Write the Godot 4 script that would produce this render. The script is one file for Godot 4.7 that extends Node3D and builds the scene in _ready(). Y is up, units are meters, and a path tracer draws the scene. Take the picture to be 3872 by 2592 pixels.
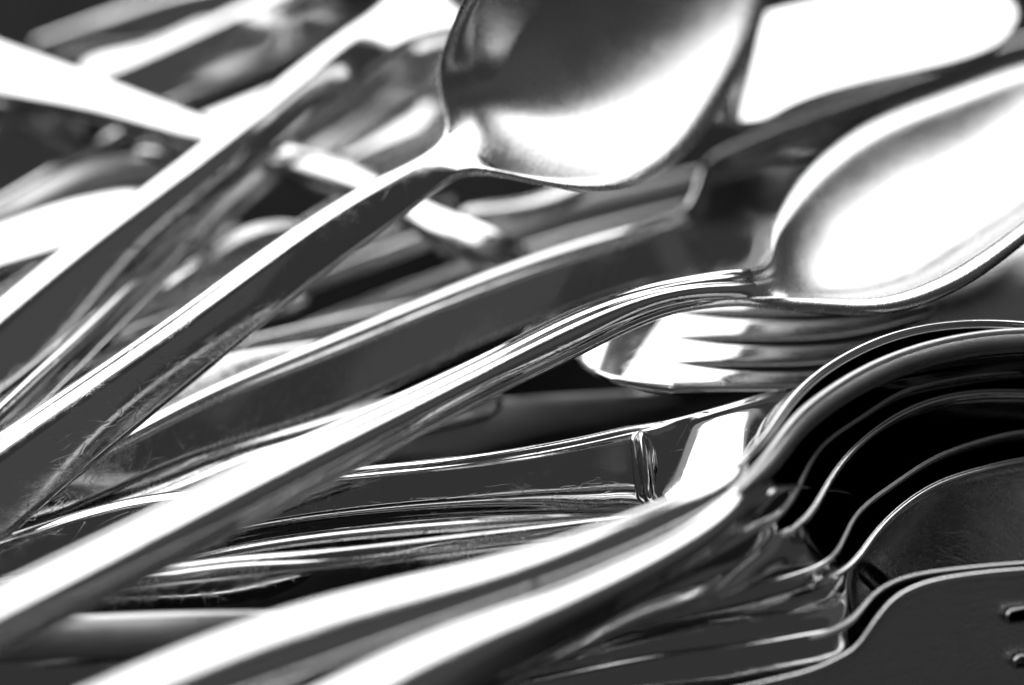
extends Node3D
# A heap of polished cutlery, close up. Coordinates in the tables are millimetres; mm() turns them into metres.

var steel: StandardMaterial3D
var worn: StandardMaterial3D
var satin: StandardMaterial3D
var dark_reflection: StandardMaterial3D
var brushed: StandardMaterial3D
var dull: StandardMaterial3D
var MATS := {}
var used := {}


func mm(a: Array, k: int) -> Vector3:
	return Vector3(a[k], a[k + 1], a[k + 2]) * 0.001


# natural cubic spline through ys at knots ts: second derivatives
func second(ts: PackedFloat64Array, ys: PackedFloat64Array) -> PackedFloat64Array:
	var n := ts.size()
	var m := PackedFloat64Array(); m.resize(n)
	if n < 3:
		return m
	var u := PackedFloat64Array(); u.resize(n)
	for i in range(1, n - 1):
		var sig := (ts[i] - ts[i - 1]) / (ts[i + 1] - ts[i - 1])
		var p := sig * m[i - 1] + 2.0
		m[i] = (sig - 1.0) / p
		u[i] = (ys[i + 1] - ys[i]) / (ts[i + 1] - ts[i]) - (ys[i] - ys[i - 1]) / (ts[i] - ts[i - 1])
		u[i] = (6.0 * u[i] / (ts[i + 1] - ts[i - 1]) - sig * u[i - 1]) / p
	m[n - 1] = 0.0
	for i in range(n - 2, -1, -1):
		m[i] = m[i] * m[i + 1] + u[i]
	return m


func at_spline(ts: PackedFloat64Array, ys: PackedFloat64Array, m: PackedFloat64Array, t: float) -> float:
	var k := 0
	while k < ts.size() - 2 and t > ts[k + 1]:
		k += 1
	var h := ts[k + 1] - ts[k]
	var a := (ts[k + 1] - t) / h
	var b := (t - ts[k]) / h
	return a * ys[k] + b * ys[k + 1] + ((a * a * a - a) * m[k] + (b * b * b - b) * m[k + 1]) * h * h / 6.0


# A bar swept between two edge lines. Each station: far edge xyz, near edge xyz, rise of the top between the edges, thickness (mm).
# look: power (shape of the top), ridge (where it peaks, -1 far edge .. 1 near edge), belly (roundness below), bead (height, place, width of a raised line),
# round_start / round_end (mm over which the end is rounded), rows. Returns grid, row numbers at which the parts change.
func sweep(stations: Array, look: Dictionary) -> Dictionary:
	var n := stations.size()
	var ts := PackedFloat64Array()
	var ch := []
	for k in 8:
		var c := PackedFloat64Array(); c.resize(n); ch.append(c)
	var last := Vector3.ZERO
	for i in n:
		var st: Array = stations[i]
		var c := (mm(st, 0) + mm(st, 3)) * 0.5
		ts.append(0.0 if i == 0 else ts[i - 1] + maxf(c.distance_to(last), 1e-5))
		last = c
		for k in 8:
			ch[k][i] = float(st[k]) * 0.001
	var dd := []
	for k in 8:
		dd.append(second(ts, ch[k]))
	var total := ts[n - 1]
	var rows: int = look.get("rows", 96)
	var ra: float = float(look.get("round_start", 4.0)) * 0.001
	var rb: float = float(look.get("round_end", 4.0)) * 0.001
	var power: float = look.get("power", 2.0)
	var ridge: float = look.get("ridge", 0.0)
	var belly: float = float(look.get("belly", 0.3)) * 0.001
	var beads: Array = look.get("beads", [])
	var hollow: float = look.get("hollow", 2.2)
	var lip: float = look.get("lip", 0.0)
	var blunt_start: bool = ra < 0.0005
	var blunt_end: bool = rb < 0.0005
	var nt := 34
	var ne := 6
	var nb := 14
	var sec := []   # [kind, t or angle]
	for i in nt + 1:
		var x := float(i) / nt
		sec.append([0, lerpf(2.0 * x - 1.0, -cos(PI * x), 0.35)])
	for i in range(1, ne):
		sec.append([1, PI * i / ne])
	for i in nb + 1:
		sec.append([2, 1.0 - 2.0 * i / nb])
	for i in range(1, ne):
		sec.append([3, PI * i / ne])
	var nc := sec.size()
	var pos := PackedVector3Array(); pos.resize(rows * nc)
	var uv := PackedVector2Array(); uv.resize(rows * nc)
	var nrm := PackedVector3Array(); nrm.resize(rows * nc)
	var along := PackedFloat64Array()
	var c_prev := Vector3.ZERO
	for r in rows:
		var x := float(r) / (rows - 1)
		var s := total * clampf(lerpf(x, 0.5 - 0.5 * cos(PI * x), 0.55), 0.0, 1.0)
		if blunt_end and r == rows - 2:
			s = total
		if blunt_start and r == 1:
			s = 0.0
		along.append(s)
		var v := []
		for k in 8:
			v.append(at_spline(ts, ch[k], dd[k], s))
		var U := Vector3(v[0], v[1], v[2])
		var L := Vector3(v[3], v[4], v[5])
		var C := (U + L) * 0.5
		var S := (L - U) * 0.5
		var e := total * 0.002
		var s0 := maxf(s - e, 0.0)
		var s1 := minf(s + e, total)
		var T := Vector3.ZERO
		for q in 3:
			T[q] = (at_spline(ts, ch[q], dd[q], s1) + at_spline(ts, ch[q + 3], dd[q + 3], s1) - at_spline(ts, ch[q], dd[q], s0) - at_spline(ts, ch[q + 3], dd[q + 3], s0)) * 0.5
		var N := S.cross(T).normalized()
		if N.y < 0.0:
			N = -N
		var k := 1.0
		if s < ra and not blunt_start:
			k *= sqrt(maxf(0.0, 1.0 - pow((ra - s) / ra, 2.0)))
		if total - s < rb and not blunt_end:
			k *= sqrt(maxf(0.0, 1.0 - pow((rb - total + s) / rb, 2.0)))
		if r == 0 or r == rows - 1:
			k = minf(k, 0.002)
		var kt := lerpf(k, sqrt(k), 0.7)
		S *= k
		var crown: float = v[6] * k
		var th: float = maxf(v[7], 0.0002) * kt
		var w := S.length()
		var Sd := S / maxf(w, 1e-9)
		var girth := 0.0
		var before := Vector3.ZERO
		for c in nc:
			var kind: int = sec[c][0]
			var t: float = sec[c][1]
			var p := Vector3.ZERO
			var prof := 0.0
			if kind == 0 or kind == 2:
				var tau := (ridge - t) / (1.0 + ridge) if t < ridge else (t - ridge) / (1.0 - ridge)
				if crown < 0.0:
					tau = minf(absf(tau) / (1.0 - lip), 1.0)
				prof = crown * (1.0 - pow(absf(tau), hollow if crown < 0.0 else power))
				if kind == 0:
					for b in beads:
						prof += float(b[0]) * 0.001 * k * clampf(1.0 + crown / 0.0008, 0.0, 1.0) * exp(-pow((t - float(b[1])) / float(b[2]), 2.0))
					p = C + S * t + N * prof
				else:
					var under := crown * (1.0 - t * t) if crown < 0.0 else -belly * k * (1.0 - t * t)
					p = C + S * t + N * (under - th)
			else:
				var side := 1.0 if kind == 1 else -1.0
				var a := t if kind == 1 else PI - t
				p = C + S * side + Sd * side * sin(a) * th * 0.5 + N * (-th * 0.5 + cos(a) * th * 0.5)
			pos[r * nc + c] = p
			if c > 0:
				girth += p.distance_to(before)
			before = p
			uv[r * nc + c] = Vector2(s / 0.05, girth / 0.05)
		c_prev = C
	for r in rows:
		var ru := mini(r + 1, rows - 1)
		var rd := maxi(r - 1, 0)
		if blunt_end and r == rows - 2:
			ru = r
		if blunt_start and r == 1:
			rd = r
		for c in nc:
			var cu := (c + 1) % nc
			var cd := (c + nc - 1) % nc
			var dr := pos[ru * nc + c] - pos[rd * nc + c]
			var dc := pos[r * nc + cu] - pos[r * nc + cd]
			var q := dc.cross(dr)
			if r == 0 or r == rows - 1 or q.length_squared() < 1e-22:
				var rr := 1 if r == 0 else rows - 2
				if r > 0 and r < rows - 1:
					rr = r
				dc = pos[rr * nc + cu] - pos[rr * nc + cd]
				dr = pos[mini(rr + 1, rows - 1) * nc + c] - pos[maxi(rr - 1, 0) * nc + c]
				q = dc.cross(dr)
			nrm[r * nc + c] = q.normalized() if q.length_squared() > 0.0 else Vector3.UP
	# outward: the top middle must look up
	var mid := (rows / 2) * nc + nt / 2
	var Cm := pos[(rows / 2) * nc + nt + ne + nb / 2]
	var flip := nrm[mid].dot(pos[mid] - Cm) < 0.0
	if flip:
		for i in nrm.size():
			nrm[i] = -nrm[i]
	var cuts := []
	for i in n:
		var best := 0
		for r in rows:
			if absf(along[r] - ts[i]) < absf(along[best] - ts[i]):
				best = r
		cuts.append(best)
	return {"pos": pos, "nrm": nrm, "uv": uv, "nc": nc, "rows": rows, "flip": flip, "cuts": cuts}


func strip(g: Dictionary, r0: int, r1: int, origin: Vector3) -> ArrayMesh:
	var nc: int = g.nc
	var P := PackedVector3Array()
	var Nn := PackedVector3Array()
	var T := PackedVector2Array()
	var I := PackedInt32Array()
	for r in range(r0, r1 + 1):
		for c in nc + 1:
			var k := r * nc + c % nc
			P.append(g.pos[k] - origin)
			Nn.append(g.nrm[k])
			T.append(g.uv[k] if c < nc else Vector2(g.uv[k].x, g.uv[r * nc + nc - 1].y + 0.01))
	var w := nc + 1
	for r in r1 - r0:
		for c in nc:
			var a := r * w + c
			var b := a + 1
			var d := a + w
			var e := d + 1
			if g.flip:
				I.append_array([a, b, d, b, e, d])
			else:
				I.append_array([a, d, b, b, d, e])
	var arr := []
	arr.resize(Mesh.ARRAY_MAX)
	arr[Mesh.ARRAY_VERTEX] = P
	arr[Mesh.ARRAY_NORMAL] = Nn
	arr[Mesh.ARRAY_TEX_UV] = T
	arr[Mesh.ARRAY_INDEX] = I
	var m := ArrayMesh.new()
	m.add_surface_from_arrays(Mesh.PRIMITIVE_TRIANGLES, arr)
	return m


func numbered(called: String) -> String:
	used[called] = used.get(called, -1) + 1
	return called if used[called] == 0 else "%s_%03d" % [called, used[called]]


func thing(called: String, label: String, category: String, group: String, base: Vector3) -> Node3D:
	var o := Node3D.new()
	o.name = numbered(called)
	add_child(o)
	o.position = base
	o.set_meta("label", label)
	o.set_meta("category", category)
	if group:
		o.set_meta("group", group)
	return o


func part(called: String, mesh: Mesh, m: Material, parent: Node3D, where := Vector3.ZERO) -> MeshInstance3D:
	var o := MeshInstance3D.new()
	o.name = called
	o.mesh = mesh
	o.material_override = m
	o.position = where
	parent.add_child(o, true)
	return o


# One piece of cutlery: a sweep cut into named parts at the given stations, plus further sweeps (tines, bolster) as parts.
# parts: [name, last station, material]; extras: [name, stations, look, material]
func cutlery(called: String, label: String, category: String, group: String, stations: Array, look: Dictionary, parts: Array, extras := []) -> Node3D:
	var g := sweep(stations, look)
	var base := Vector3.ZERO
	var low := 1.0
	for p in g.pos:
		base += p
		low = minf(low, p.y)
	base /= g.pos.size()
	base.y = low
	var o := thing(called, label, category, group, base)
	var r := 0
	for p in parts:
		var to: int = g.rows - 1 if p[1] < 0 else g.cuts[p[1]]
		part(p[0], strip(g, r, to, base), MATS[p[2]], o)
		r = to
	for x in extras:
		var ge := sweep(x[1], x[2])
		part(x[0], strip(ge, 0, ge.rows - 1, base), MATS[x[3]], o)
	return o


# ---- surfaces -------------------------------------------------------------------------------------------------------------------------------------------
func scratches(count: int, side: int, seed_: int, dir: float, spread: float, longest: float) -> Image:
	var rng := RandomNumberGenerator.new()
	rng.seed = seed_
	var im := Image.create(side, side, false, Image.FORMAT_RF)
	im.fill(Color(0.5, 0, 0))
	for i in count:
		var x := rng.randf() * side
		var y := rng.randf() * side
		var a := dir + rng.randfn(0.0, spread)
		var bend := rng.randfn(0.0, 0.012)
		var depth := rng.randf_range(-0.5, 0.25) * rng.randf()
		for k in int(rng.randf_range(6.0, longest)):
			var c := im.get_pixel(posmod(int(x), side), posmod(int(y), side)).r
			im.set_pixel(posmod(int(x), side), posmod(int(y), side), Color(clampf(c + depth, 0.0, 1.0), 0, 0))
			x += cos(a)
			y += sin(a)
			a += bend
	return im


func noise_tex(f: float, octaves: int, seed_: int, lo: float, hi: float, side := 512, mid := 0.5) -> NoiseTexture2D:
	var n := FastNoiseLite.new()
	n.noise_type = FastNoiseLite.TYPE_SIMPLEX_SMOOTH
	n.frequency = f
	n.fractal_octaves = octaves
	n.seed = seed_
	var t := NoiseTexture2D.new()
	t.width = side
	t.height = side
	t.seamless = true
	t.noise = n
	var g := Gradient.new()
	g.offsets = PackedFloat32Array([0.0, mid, 1.0])
	g.colors = PackedColorArray([Color(lo, lo, lo), Color(lerpf(lo, hi, 0.15), lerpf(lo, hi, 0.15), lerpf(lo, hi, 0.15)), Color(hi, hi, hi)])
	t.color_ramp = g
	return t


# fine speckle that comes and goes in patches: where fingers and the drawer have dulled the polish
func patchy(seed_: int, lo: float, hi: float, from: float, to: float) -> ImageTexture:
	var side := 512
	var ims := []
	for k in 3:
		var n := FastNoiseLite.new()
		n.noise_type = FastNoiseLite.TYPE_SIMPLEX_SMOOTH
		n.seed = seed_ * 10 + k
		n.frequency = [0.007, 0.035, 0.22][k]
		n.fractal_octaves = [3, 3, 2][k]
		var im: Image = n.get_seamless_image(side, side)
		im.convert(Image.FORMAT_L8)
		ims.append(im.get_data())
	var out := PackedByteArray()
	out.resize(side * side)
	for i in side * side:
		var p := smoothstep(from, to, ims[0][i] / 255.0 * 0.7 + ims[1][i] / 255.0 * 0.3)
		var s := 0.35 + 0.65 * smoothstep(0.35, 0.75, ims[2][i] / 255.0)
		out[i] = int(255.0 * lerpf(lo, hi, p * s))
	return ImageTexture.create_from_image(Image.create_from_data(side, side, false, Image.FORMAT_L8, out))


func metal(called: String, tone: float, rough: Texture2D, scratch: Image, strength: float) -> StandardMaterial3D:
	var m := StandardMaterial3D.new()
	m.resource_name = called
	m.albedo_color = Color(tone, tone, tone).linear_to_srgb()
	m.metallic = 1.0
	m.roughness = 1.0
	m.roughness_texture = rough
	m.roughness_texture_channel = BaseMaterial3D.TEXTURE_CHANNEL_RED
	m.normal_enabled = true
	m.normal_scale = strength
	var im: Image = scratch.duplicate()
	im.convert(Image.FORMAT_RGBA8)
	im.bump_map_to_normal_map(2.0)
	m.normal_texture = ImageTexture.create_from_image(im)
	return m


func _ready() -> void:
	# camera
	var cam := Camera3D.new()
	cam.name = "camera"
	add_child(cam)
	cam.near = 0.02
	cam.far = 20.0
	var lens := CameraAttributesPhysical.new()
	lens.frustum_focal_length = 68.055
	lens.frustum_focus_distance = 0.3200
	lens.frustum_near = 0.02
	lens.frustum_far = 20.0
	lens.exposure_aperture = 3.7
	lens.exposure_multiplier = 1.0
	cam.attributes = lens
	cam.look_at_from_position(Vector3(0.00000, 0.25242, 0.24042), Vector3(0.00000, 0.01200, 0.00000), Vector3.UP)
	cam.current = true

	# surroundings: an even dim grey background, one very large unseen soft light placed behind and to the left
	var env := Environment.new()
	env.background_mode = Environment.BG_COLOR
	env.background_color = Color(0.047, 0.047, 0.047).linear_to_srgb()
	env.tonemap_mode = Environment.TONE_MAPPER_LINEAR
	env.tonemap_exposure = 1.0
	env.ssao_enabled = true
	env.ssil_enabled = true
	env.sdfgi_enabled = true
	var we := WorldEnvironment.new()
	we.name = "surroundings"
	we.environment = env
	add_child(we)
	var back_lamp := AreaLight3D.new()  # out of view, placed to give the white reflections on upward faces
	back_lamp.name = "unseen_back_light"
	back_lamp.area_size = Vector2(3.4, 1.5)
	back_lamp.light_energy = 5.2
	back_lamp.shadow_enabled = true
	back_lamp.area_range = 6.0
	back_lamp.area_attenuation = 2.0
	add_child(back_lamp)
	back_lamp.look_at_from_position(Vector3(-0.5, 1.05, -0.85), Vector3(0, 0, 0), Vector3.UP)
	
	var surround_lamp := AreaLight3D.new()  # unseen broad light, placed to put grey borders around the white reflections
	surround_lamp.name = "unseen_surround_light"
	surround_lamp.area_size = Vector2(5.6, 3.0)
	surround_lamp.light_energy = 1.9
	surround_lamp.shadow_enabled = true
	surround_lamp.area_range = 8.0
	surround_lamp.area_attenuation = 2.0
	add_child(surround_lamp)
	surround_lamp.look_at_from_position(Vector3(-0.7, 1.5, -1.2), Vector3(0, 0, 0), Vector3.UP)
	
	var right_lamp := AreaLight3D.new()  # unseen dim light high on the right, placed to vary the dark handle faces
	right_lamp.name = "unseen_right_light"
	right_lamp.area_size = Vector2(3.0, 2.0)
	right_lamp.light_energy = 0.07
	right_lamp.shadow_enabled = true
	right_lamp.area_range = 8.0
	right_lamp.area_attenuation = 2.0
	add_child(right_lamp)
	right_lamp.look_at_from_position(Vector3(1.9, 1.9, 0.6), Vector3(0, 0, 0), Vector3.UP)
	

	# surfaces
	var fine := scratches(900, 512, 11, 0.0, 0.5, 60.0)
	var wild := scratches(1800, 512, 12, 0.0, 3.0, 40.0)
	var lengthwise := scratches(5200, 512, 13, 0.2, 0.25, 90.0)
	steel = metal("polished_steel", 0.66, patchy(1, 0.05, 0.24, 0.5, 0.85), fine, 0.16)
	worn = metal("worn_steel", 0.62, patchy(2, 0.06, 0.34, 0.44, 0.75), wild, 0.22)
	satin = metal("satin_steel", 0.60, patchy(3, 0.25, 0.30, 0.3, 0.7), lengthwise, 0.20)
	dark_reflection = metal("dark_reflection_steel", 0.14, patchy(4, 0.06, 0.2, 0.4, 0.8), lengthwise, 0.10)  # steel colour darkened to stand for dark reflections in the nested bowls
	dull = metal("dull_steel", 0.50, patchy(6, 0.40, 0.52, 0.3, 0.7), lengthwise, 0.2)
	brushed = metal("brushed_steel", 0.62, patchy(5, 0.22, 0.36, 0.3, 0.7), lengthwise, 0.35)
	brushed.uv1_triplanar = true
	brushed.uv1_scale = Vector3(14, 14, 14)
	MATS = {"steel": steel, "worn": worn, "satin": satin, "dark_reflection": dark_reflection, "brushed": brushed, "dull": dull}

	# the surface that the heap lies on
	var top := StandardMaterial3D.new()
	top.resource_name = "dark_table"
	top.albedo_color = Color(0.012, 0.012, 0.012).linear_to_srgb()
	top.metallic_specular = 0.15
	top.roughness = 1.0
	top.roughness_texture = noise_tex(0.02, 4, 9, 0.75, 0.95)
	top.uv1_triplanar = true
	top.uv1_scale = Vector3(6, 6, 6)
	var slab := BoxMesh.new()
	slab.size = Vector3(1.6, 0.03, 1.4)
	var table := MeshInstance3D.new()
	table.name = "table_top"
	table.mesh = slab
	table.material_override = top
	table.position = Vector3(0, -0.024 - 0.015, -0.1)
	table.set_meta("kind", "structure")
	table.set_meta("label", "dark table top under the heap of cutlery")
	add_child(table)

	heap()


func heap() -> void:
	cutlery("tablespoon", "large polished spoon lying highest, its wide bowl open at the top centre", "spoon", "spoons in the heap", [
		[-95.51,16,39.14,-85.62,10,45.87,1.6,2.5],
		[-82.89,19,29.09,-72.01,13,31.45,1.6,2.5],
		[-54.92,25,5.89,-46.75,20,7.33,1.5,2.5],
		[-35.33,31,-9.47,-30.01,27.8,-5.19,1.1,2.4],
		[-21.91,36,-16.29,-16.91,34.9,-12.16,0.5,2.2],
		[-14.05,38.5,-20.34,-8.29,38.8,-15.28,0.1,2.2],
		[-11.46,40,-23.86,-3.04,40.5,-12.9,-0.5,2],
		[-12.1,44,-29.15,7.29,40,-10.07,-1.8,1.8],
		[-10.58,53,-31.5,24.98,35,-19.24,-6,1.8],
		[-5.93,64,-31.18,37.52,31,-40.77,-9.6,1.8],
		[1.4,69,-39.25,46.29,30,-62.16,-10.5,1.8],
		[12.13,69,-55.59,51.24,31,-84.76,-8,1.8],
		[25.33,60,-82.24,46.7,39,-100.75,-5,1.8]],
		{"ridge": -0.45, "power": 1.6, "round_start": 6, "round_end": 16, "rows": 150, "lip": 0.07, "hollow": 2.4}, [["handle", 6, "worn"], ["bowl", -1, "satin"]], [])
	cutlery("tablespoon", "polished spoon whose neck leaves the top edge left of the big open bowl", "spoon", "spoons in the heap", [
		[-103.96,12,11.27,-93.5,5,14.49,1.6,2.5],
		[-89.43,17,-4,-82.26,10,2.5,1.6,2.5],
		[-72.73,22,-19.98,-66.1,16,-16.93,1.5,2.5],
		[-55.46,26,-37.46,-49.32,21,-35.33,1.4,2.4],
		[-37.39,30,-58.01,-31.65,26,-55.12,1.2,2.4],
		[-29.46,32,-66.45,-24.2,30.5,-60.09,0.6,2.2],
		[-23.86,33,-73.67,-16.32,33,-63.22,0,2.2],
		[-20.74,34,-81.86,-9.29,33,-65.76,-1,2],
		[-16.8,36,-95.84,-1.81,31,-78.75,-6,1.8],
		[-8.27,36,-113.89,6.98,32,-94.09,-7,1.8],
		[2.68,36,-124.24,11.76,32,-111.94,-5,1.8]],
		{"ridge": -0.45, "power": 1.6, "round_start": 6, "round_end": 12, "rows": 120}, [["handle", 6, "steel"], ["bowl", -1, "steel"]], [])
	cutlery("teaspoon", "slim bright handle running down to the right beneath both upper spoons", "spoon", "spoons in the heap", [
		[-121.43,22,-85.61,-117.59,22,-68.04,0.25,3.8],
		[-101.56,22,-74.06,-99.09,21.5,-60.31,0.25,3.8],
		[-80.02,21,-63.6,-78.84,20.5,-55.19,0.25,3.8],
		[-62.73,20,-54.74,-62.1,19.5,-48.97,0.25,3.8],
		[-44.15,18,-47.54,-45.53,17.7,-44,0.25,3.8],
		[-30.59,17,-42.27,-32.01,16.6,-38.04,0.25,3.8],
		[-17.23,15,-35.27,-19.56,14.7,-31.9,0.25,3.8],
		[-7.37,14,-29.87,-10.11,13.8,-25.26,0.25,3.8],
		[1.13,11,-26.56,-2.08,10.8,-21.06,0.25,3.8],
		[6.84,6,-24.81,2.74,6,-20.07,0,3.8],
		[14.98,-2,-30.97,5.66,-2,-20.18,-3,1.5],
		[21.6,-4,-27.01,9.72,-4,-16.39,-3,1.5],
		[22.17,-4,-21.05,16.22,-4,-15.23,-2,1.5]],
		{"power": 4, "round_end": 8, "belly": 0.6, "rows": 110}, [["handle", 9, "steel"], ["bowl", -1, "steel"]], [])
	cutlery("serving_spoon", "broad flat grey handle across the centre, its dark bowl behind the right hand spoon", "spoon", "spoons in the heap", [
		[-95.26,7,36.16,-95.24,2,41.27,0.15,2.6],
		[-84.52,8,31.38,-84.57,3,36.11,0.15,2.6],
		[-64.23,10,19.55,-63.58,5,24.95,0.15,2.6],
		[-55.52,11.5,14.39,-55.4,6,20.92,0.15,2.6],
		[-33.78,13.5,2.43,-33.52,7.5,12.08,0.15,2.6],
		[-4.61,15,-13.52,-7.06,8.5,-2.77,0.15,2.6],
		[18.32,15,-24.76,16.54,10,-14.46,0.15,2.6],
		[31.64,14.5,-32.62,31.08,10,-19.1,0.3,2.6],
		[34.63,14,-37.94,37.69,8,-20.06,-0.6,2.6],
		[36.77,14,-44.97,47.72,5,-21.13,-2,2.6],
		[44.83,13.5,-53.07,59.81,3,-25.63,-4,2.6],
		[63.17,13,-64.61,78.35,2,-39.02,-5,2.6],
		[86.79,13,-77.15,97.78,2,-53.28,-5,2.6],
		[104.53,13,-86.8,112.21,3,-65.69,-4,2.6],
		[119.17,13,-92.13,123.03,4,-75.78,-3,2.6]],
		{"ridge": -0.7, "power": 1.3, "round_start": 5, "round_end": 12, "rows": 140, "lip": 0.08, "beads": [[0.55, -0.93, 0.07], [0.5, -0.62, 0.06]]}, [["handle", 8, "worn"], ["bowl", -1, "steel"]], [])
	cutlery("tablespoon", "spoon at the right edge with a grooved rounded handle and bright oval bowl", "spoon", "spoons in the heap", [
		[-80.86,34,77.13,-76.35,32,83.43,2.3,2],
		[-72.61,33,70.25,-68.09,31,76.78,2.3,2],
		[-57.94,31,57.8,-53.35,29,64.36,2.3,2],
		[-37.25,29,41.4,-34.21,27,48.5,2.3,2],
		[-22.18,28,30.82,-19.91,26,37.09,2.3,2],
		[-4.19,28,18.88,-4.28,26,25.59,2.3,2],
		[12.47,29,8.46,12.48,27,15.17,2.3,2],
		[26.67,30,3.81,26.1,28,8.05,2,2],
		[35.13,30,2.1,34.68,27.5,5.63,1.2,2],
		[40.51,29,0.27,41.73,26.3,4.17,0.3,2],
		[43.83,27,-4.08,46.13,26.3,4.27,-0.4,2.2],
		[45.52,25,-12.79,52.34,27,5.32,-2.4,2.4],
		[49.03,23.5,-23.48,60.56,29,7.62,-4.8,2.4],
		[54.38,23,-33.32,69.53,31,6.35,-7,2.4],
		[65.88,23.5,-45.43,78.52,33.5,2.12,-8.2,2.4],
		[80.47,24.5,-53.43,87.85,34.5,-5.85,-8.2,2.4],
		[98.05,26.5,-60.62,98.7,36,-16.88,-6.5,2.4],
		[110.22,28,-64.18,105.83,36,-28.84,-4,2.4]],
		{"ridge": 0.2, "power": 2, "round_start": 6, "round_end": 12, "rows": 170, "belly": 1.2, "lip": 0.13, "hollow": 2.4, "beads": [[-0.5, -0.42, 0.2], [0.25, 0.9, 0.04]]}, [["handle", 9, "steel"], ["bowl", -1, "satin"]], [])
	cutlery("cake_server", "blurred bright flat server blade at the top right corner", "server", "", [
		[-10.19,6,-42.12,-9.34,5,-40.71,0.5,1.8],
		[10.82,10,-43.89,11.64,9,-42.24,0.5,1.8],
		[31.24,19,-58.05,32.78,18,-54.58,0.3,1.8],
		[39.17,25,-68.25,39.52,23.5,-48.97,0.2,1.8],
		[41.88,26,-71.18,42.65,24,-47.42,0,1.8],
		[54.74,26,-79.95,52.11,24,-51.66,0,1.8],
		[77.55,26,-87.48,75.15,24,-62.28,0,1.8],
		[95.46,26,-89.02,97.38,24,-73.06,0,1.8],
		[98.73,26,-87.48,101.97,24,-76.85,0,1.8]],
		{"power": 2, "round_end": 8, "rows": 100}, [["handle", 3, "steel"], ["blade", -1, "steel"]], [])
	cutlery("dinner_fork", "bright fork under the right spoon with its tines pointing right", "fork", "", [
		[-83.39,3,18.24,-79.94,2,26.25,0.2,1.8],
		[-70.51,4,7.88,-66.47,1.2,17.65,0.2,1.8],
		[-56.88,5,-0.99,-56.04,2,9.15,0.2,1.8],
		[-41.69,5,-5.48,-41.27,2.4,2.12,0.2,1.8],
		[-25.49,4,-10.06,-25.32,2,-4.8,0.2,1.8],
		[-9.71,3,-14.49,-9.7,1,-11.95,0.2,1.8],
		[2.34,3,-16.79,2.32,2.5,-12.71,0.2,1.8],
		[9.34,9,-9.48,8.44,9,-2.82,0.2,1.8],
		[17.75,14,-8.23,15.59,14.5,9.74,0.2,1.8],
		[28.68,15,-10.56,27.23,15.3,13.91,0.2,1.8]],
		{"power": 2, "round_start": 6, "round_end": 0.4, "rows": 110}, [["handle", 7, "worn"], ["head", -1, "steel"]], [["tine", [
		[28.68,15,-10.56,28.32,15.07,-4.46,0.1,1.8],
		[36.52,14.01,-10.34,36.2,14.04,-6.19,0.1,1.8],
		[45.21,13,-10.77,44.9,13,-7.38,0.1,1.8],
		[60.72,13.5,-10.4,60.42,13.5,-7.93,0.1,1.8],
		[74.47,18,-8.02,74.31,18,-6.94,0.1,1.8]], {"power": 4, "round_start": 0.3, "round_end": 3, "rows": 44, "belly": 0.3}, "steel"], ["tine", [
		[28.3,15.08,-4.14,27.95,15.15,1.8,0.1,1.8],
		[36.03,14.06,-3.82,35.72,14.09,0.23,0.1,1.8],
		[44.61,13,-4.23,44.31,13,-0.93,0.1,1.8],
		[59.95,13.5,-4.2,59.66,13.5,-1.79,0.1,1.8],
		[73.78,18,-3.53,73.62,18,-2.48,0.1,1.8]], {"power": 4, "round_start": 0.3, "round_end": 3, "rows": 44, "belly": 0.3}, "steel"], ["tine", [
		[27.93,15.15,2.17,27.58,15.22,7.96,0.1,1.8],
		[35.54,14.11,2.6,35.25,14.14,6.54,0.1,1.8],
		[44.02,13,2.2,43.72,13,5.41,0.1,1.8],
		[59.2,13.5,1.9,58.91,13.5,4.25,0.1,1.8],
		[73.1,18,0.91,72.94,18,1.94,0.1,1.8]], {"power": 4, "round_start": 0.3, "round_end": 3, "rows": 44, "belly": 0.3}, "steel"], ["tine", [
		[27.57,15.23,8.26,27.23,15.3,13.91,0.1,1.8],
		[35.08,14.16,8.79,34.79,14.19,12.62,0.1,1.8],
		[43.45,13,8.4,43.16,13,11.53,0.1,1.8],
		[58.47,13.5,7.79,58.18,13.5,10.08,0.1,1.8],
		[72.43,18,5.22,72.27,18,6.24,0.1,1.8]], {"power": 4, "round_start": 0.3, "round_end": 3, "rows": 44, "belly": 0.3}, "steel"]])
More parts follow.
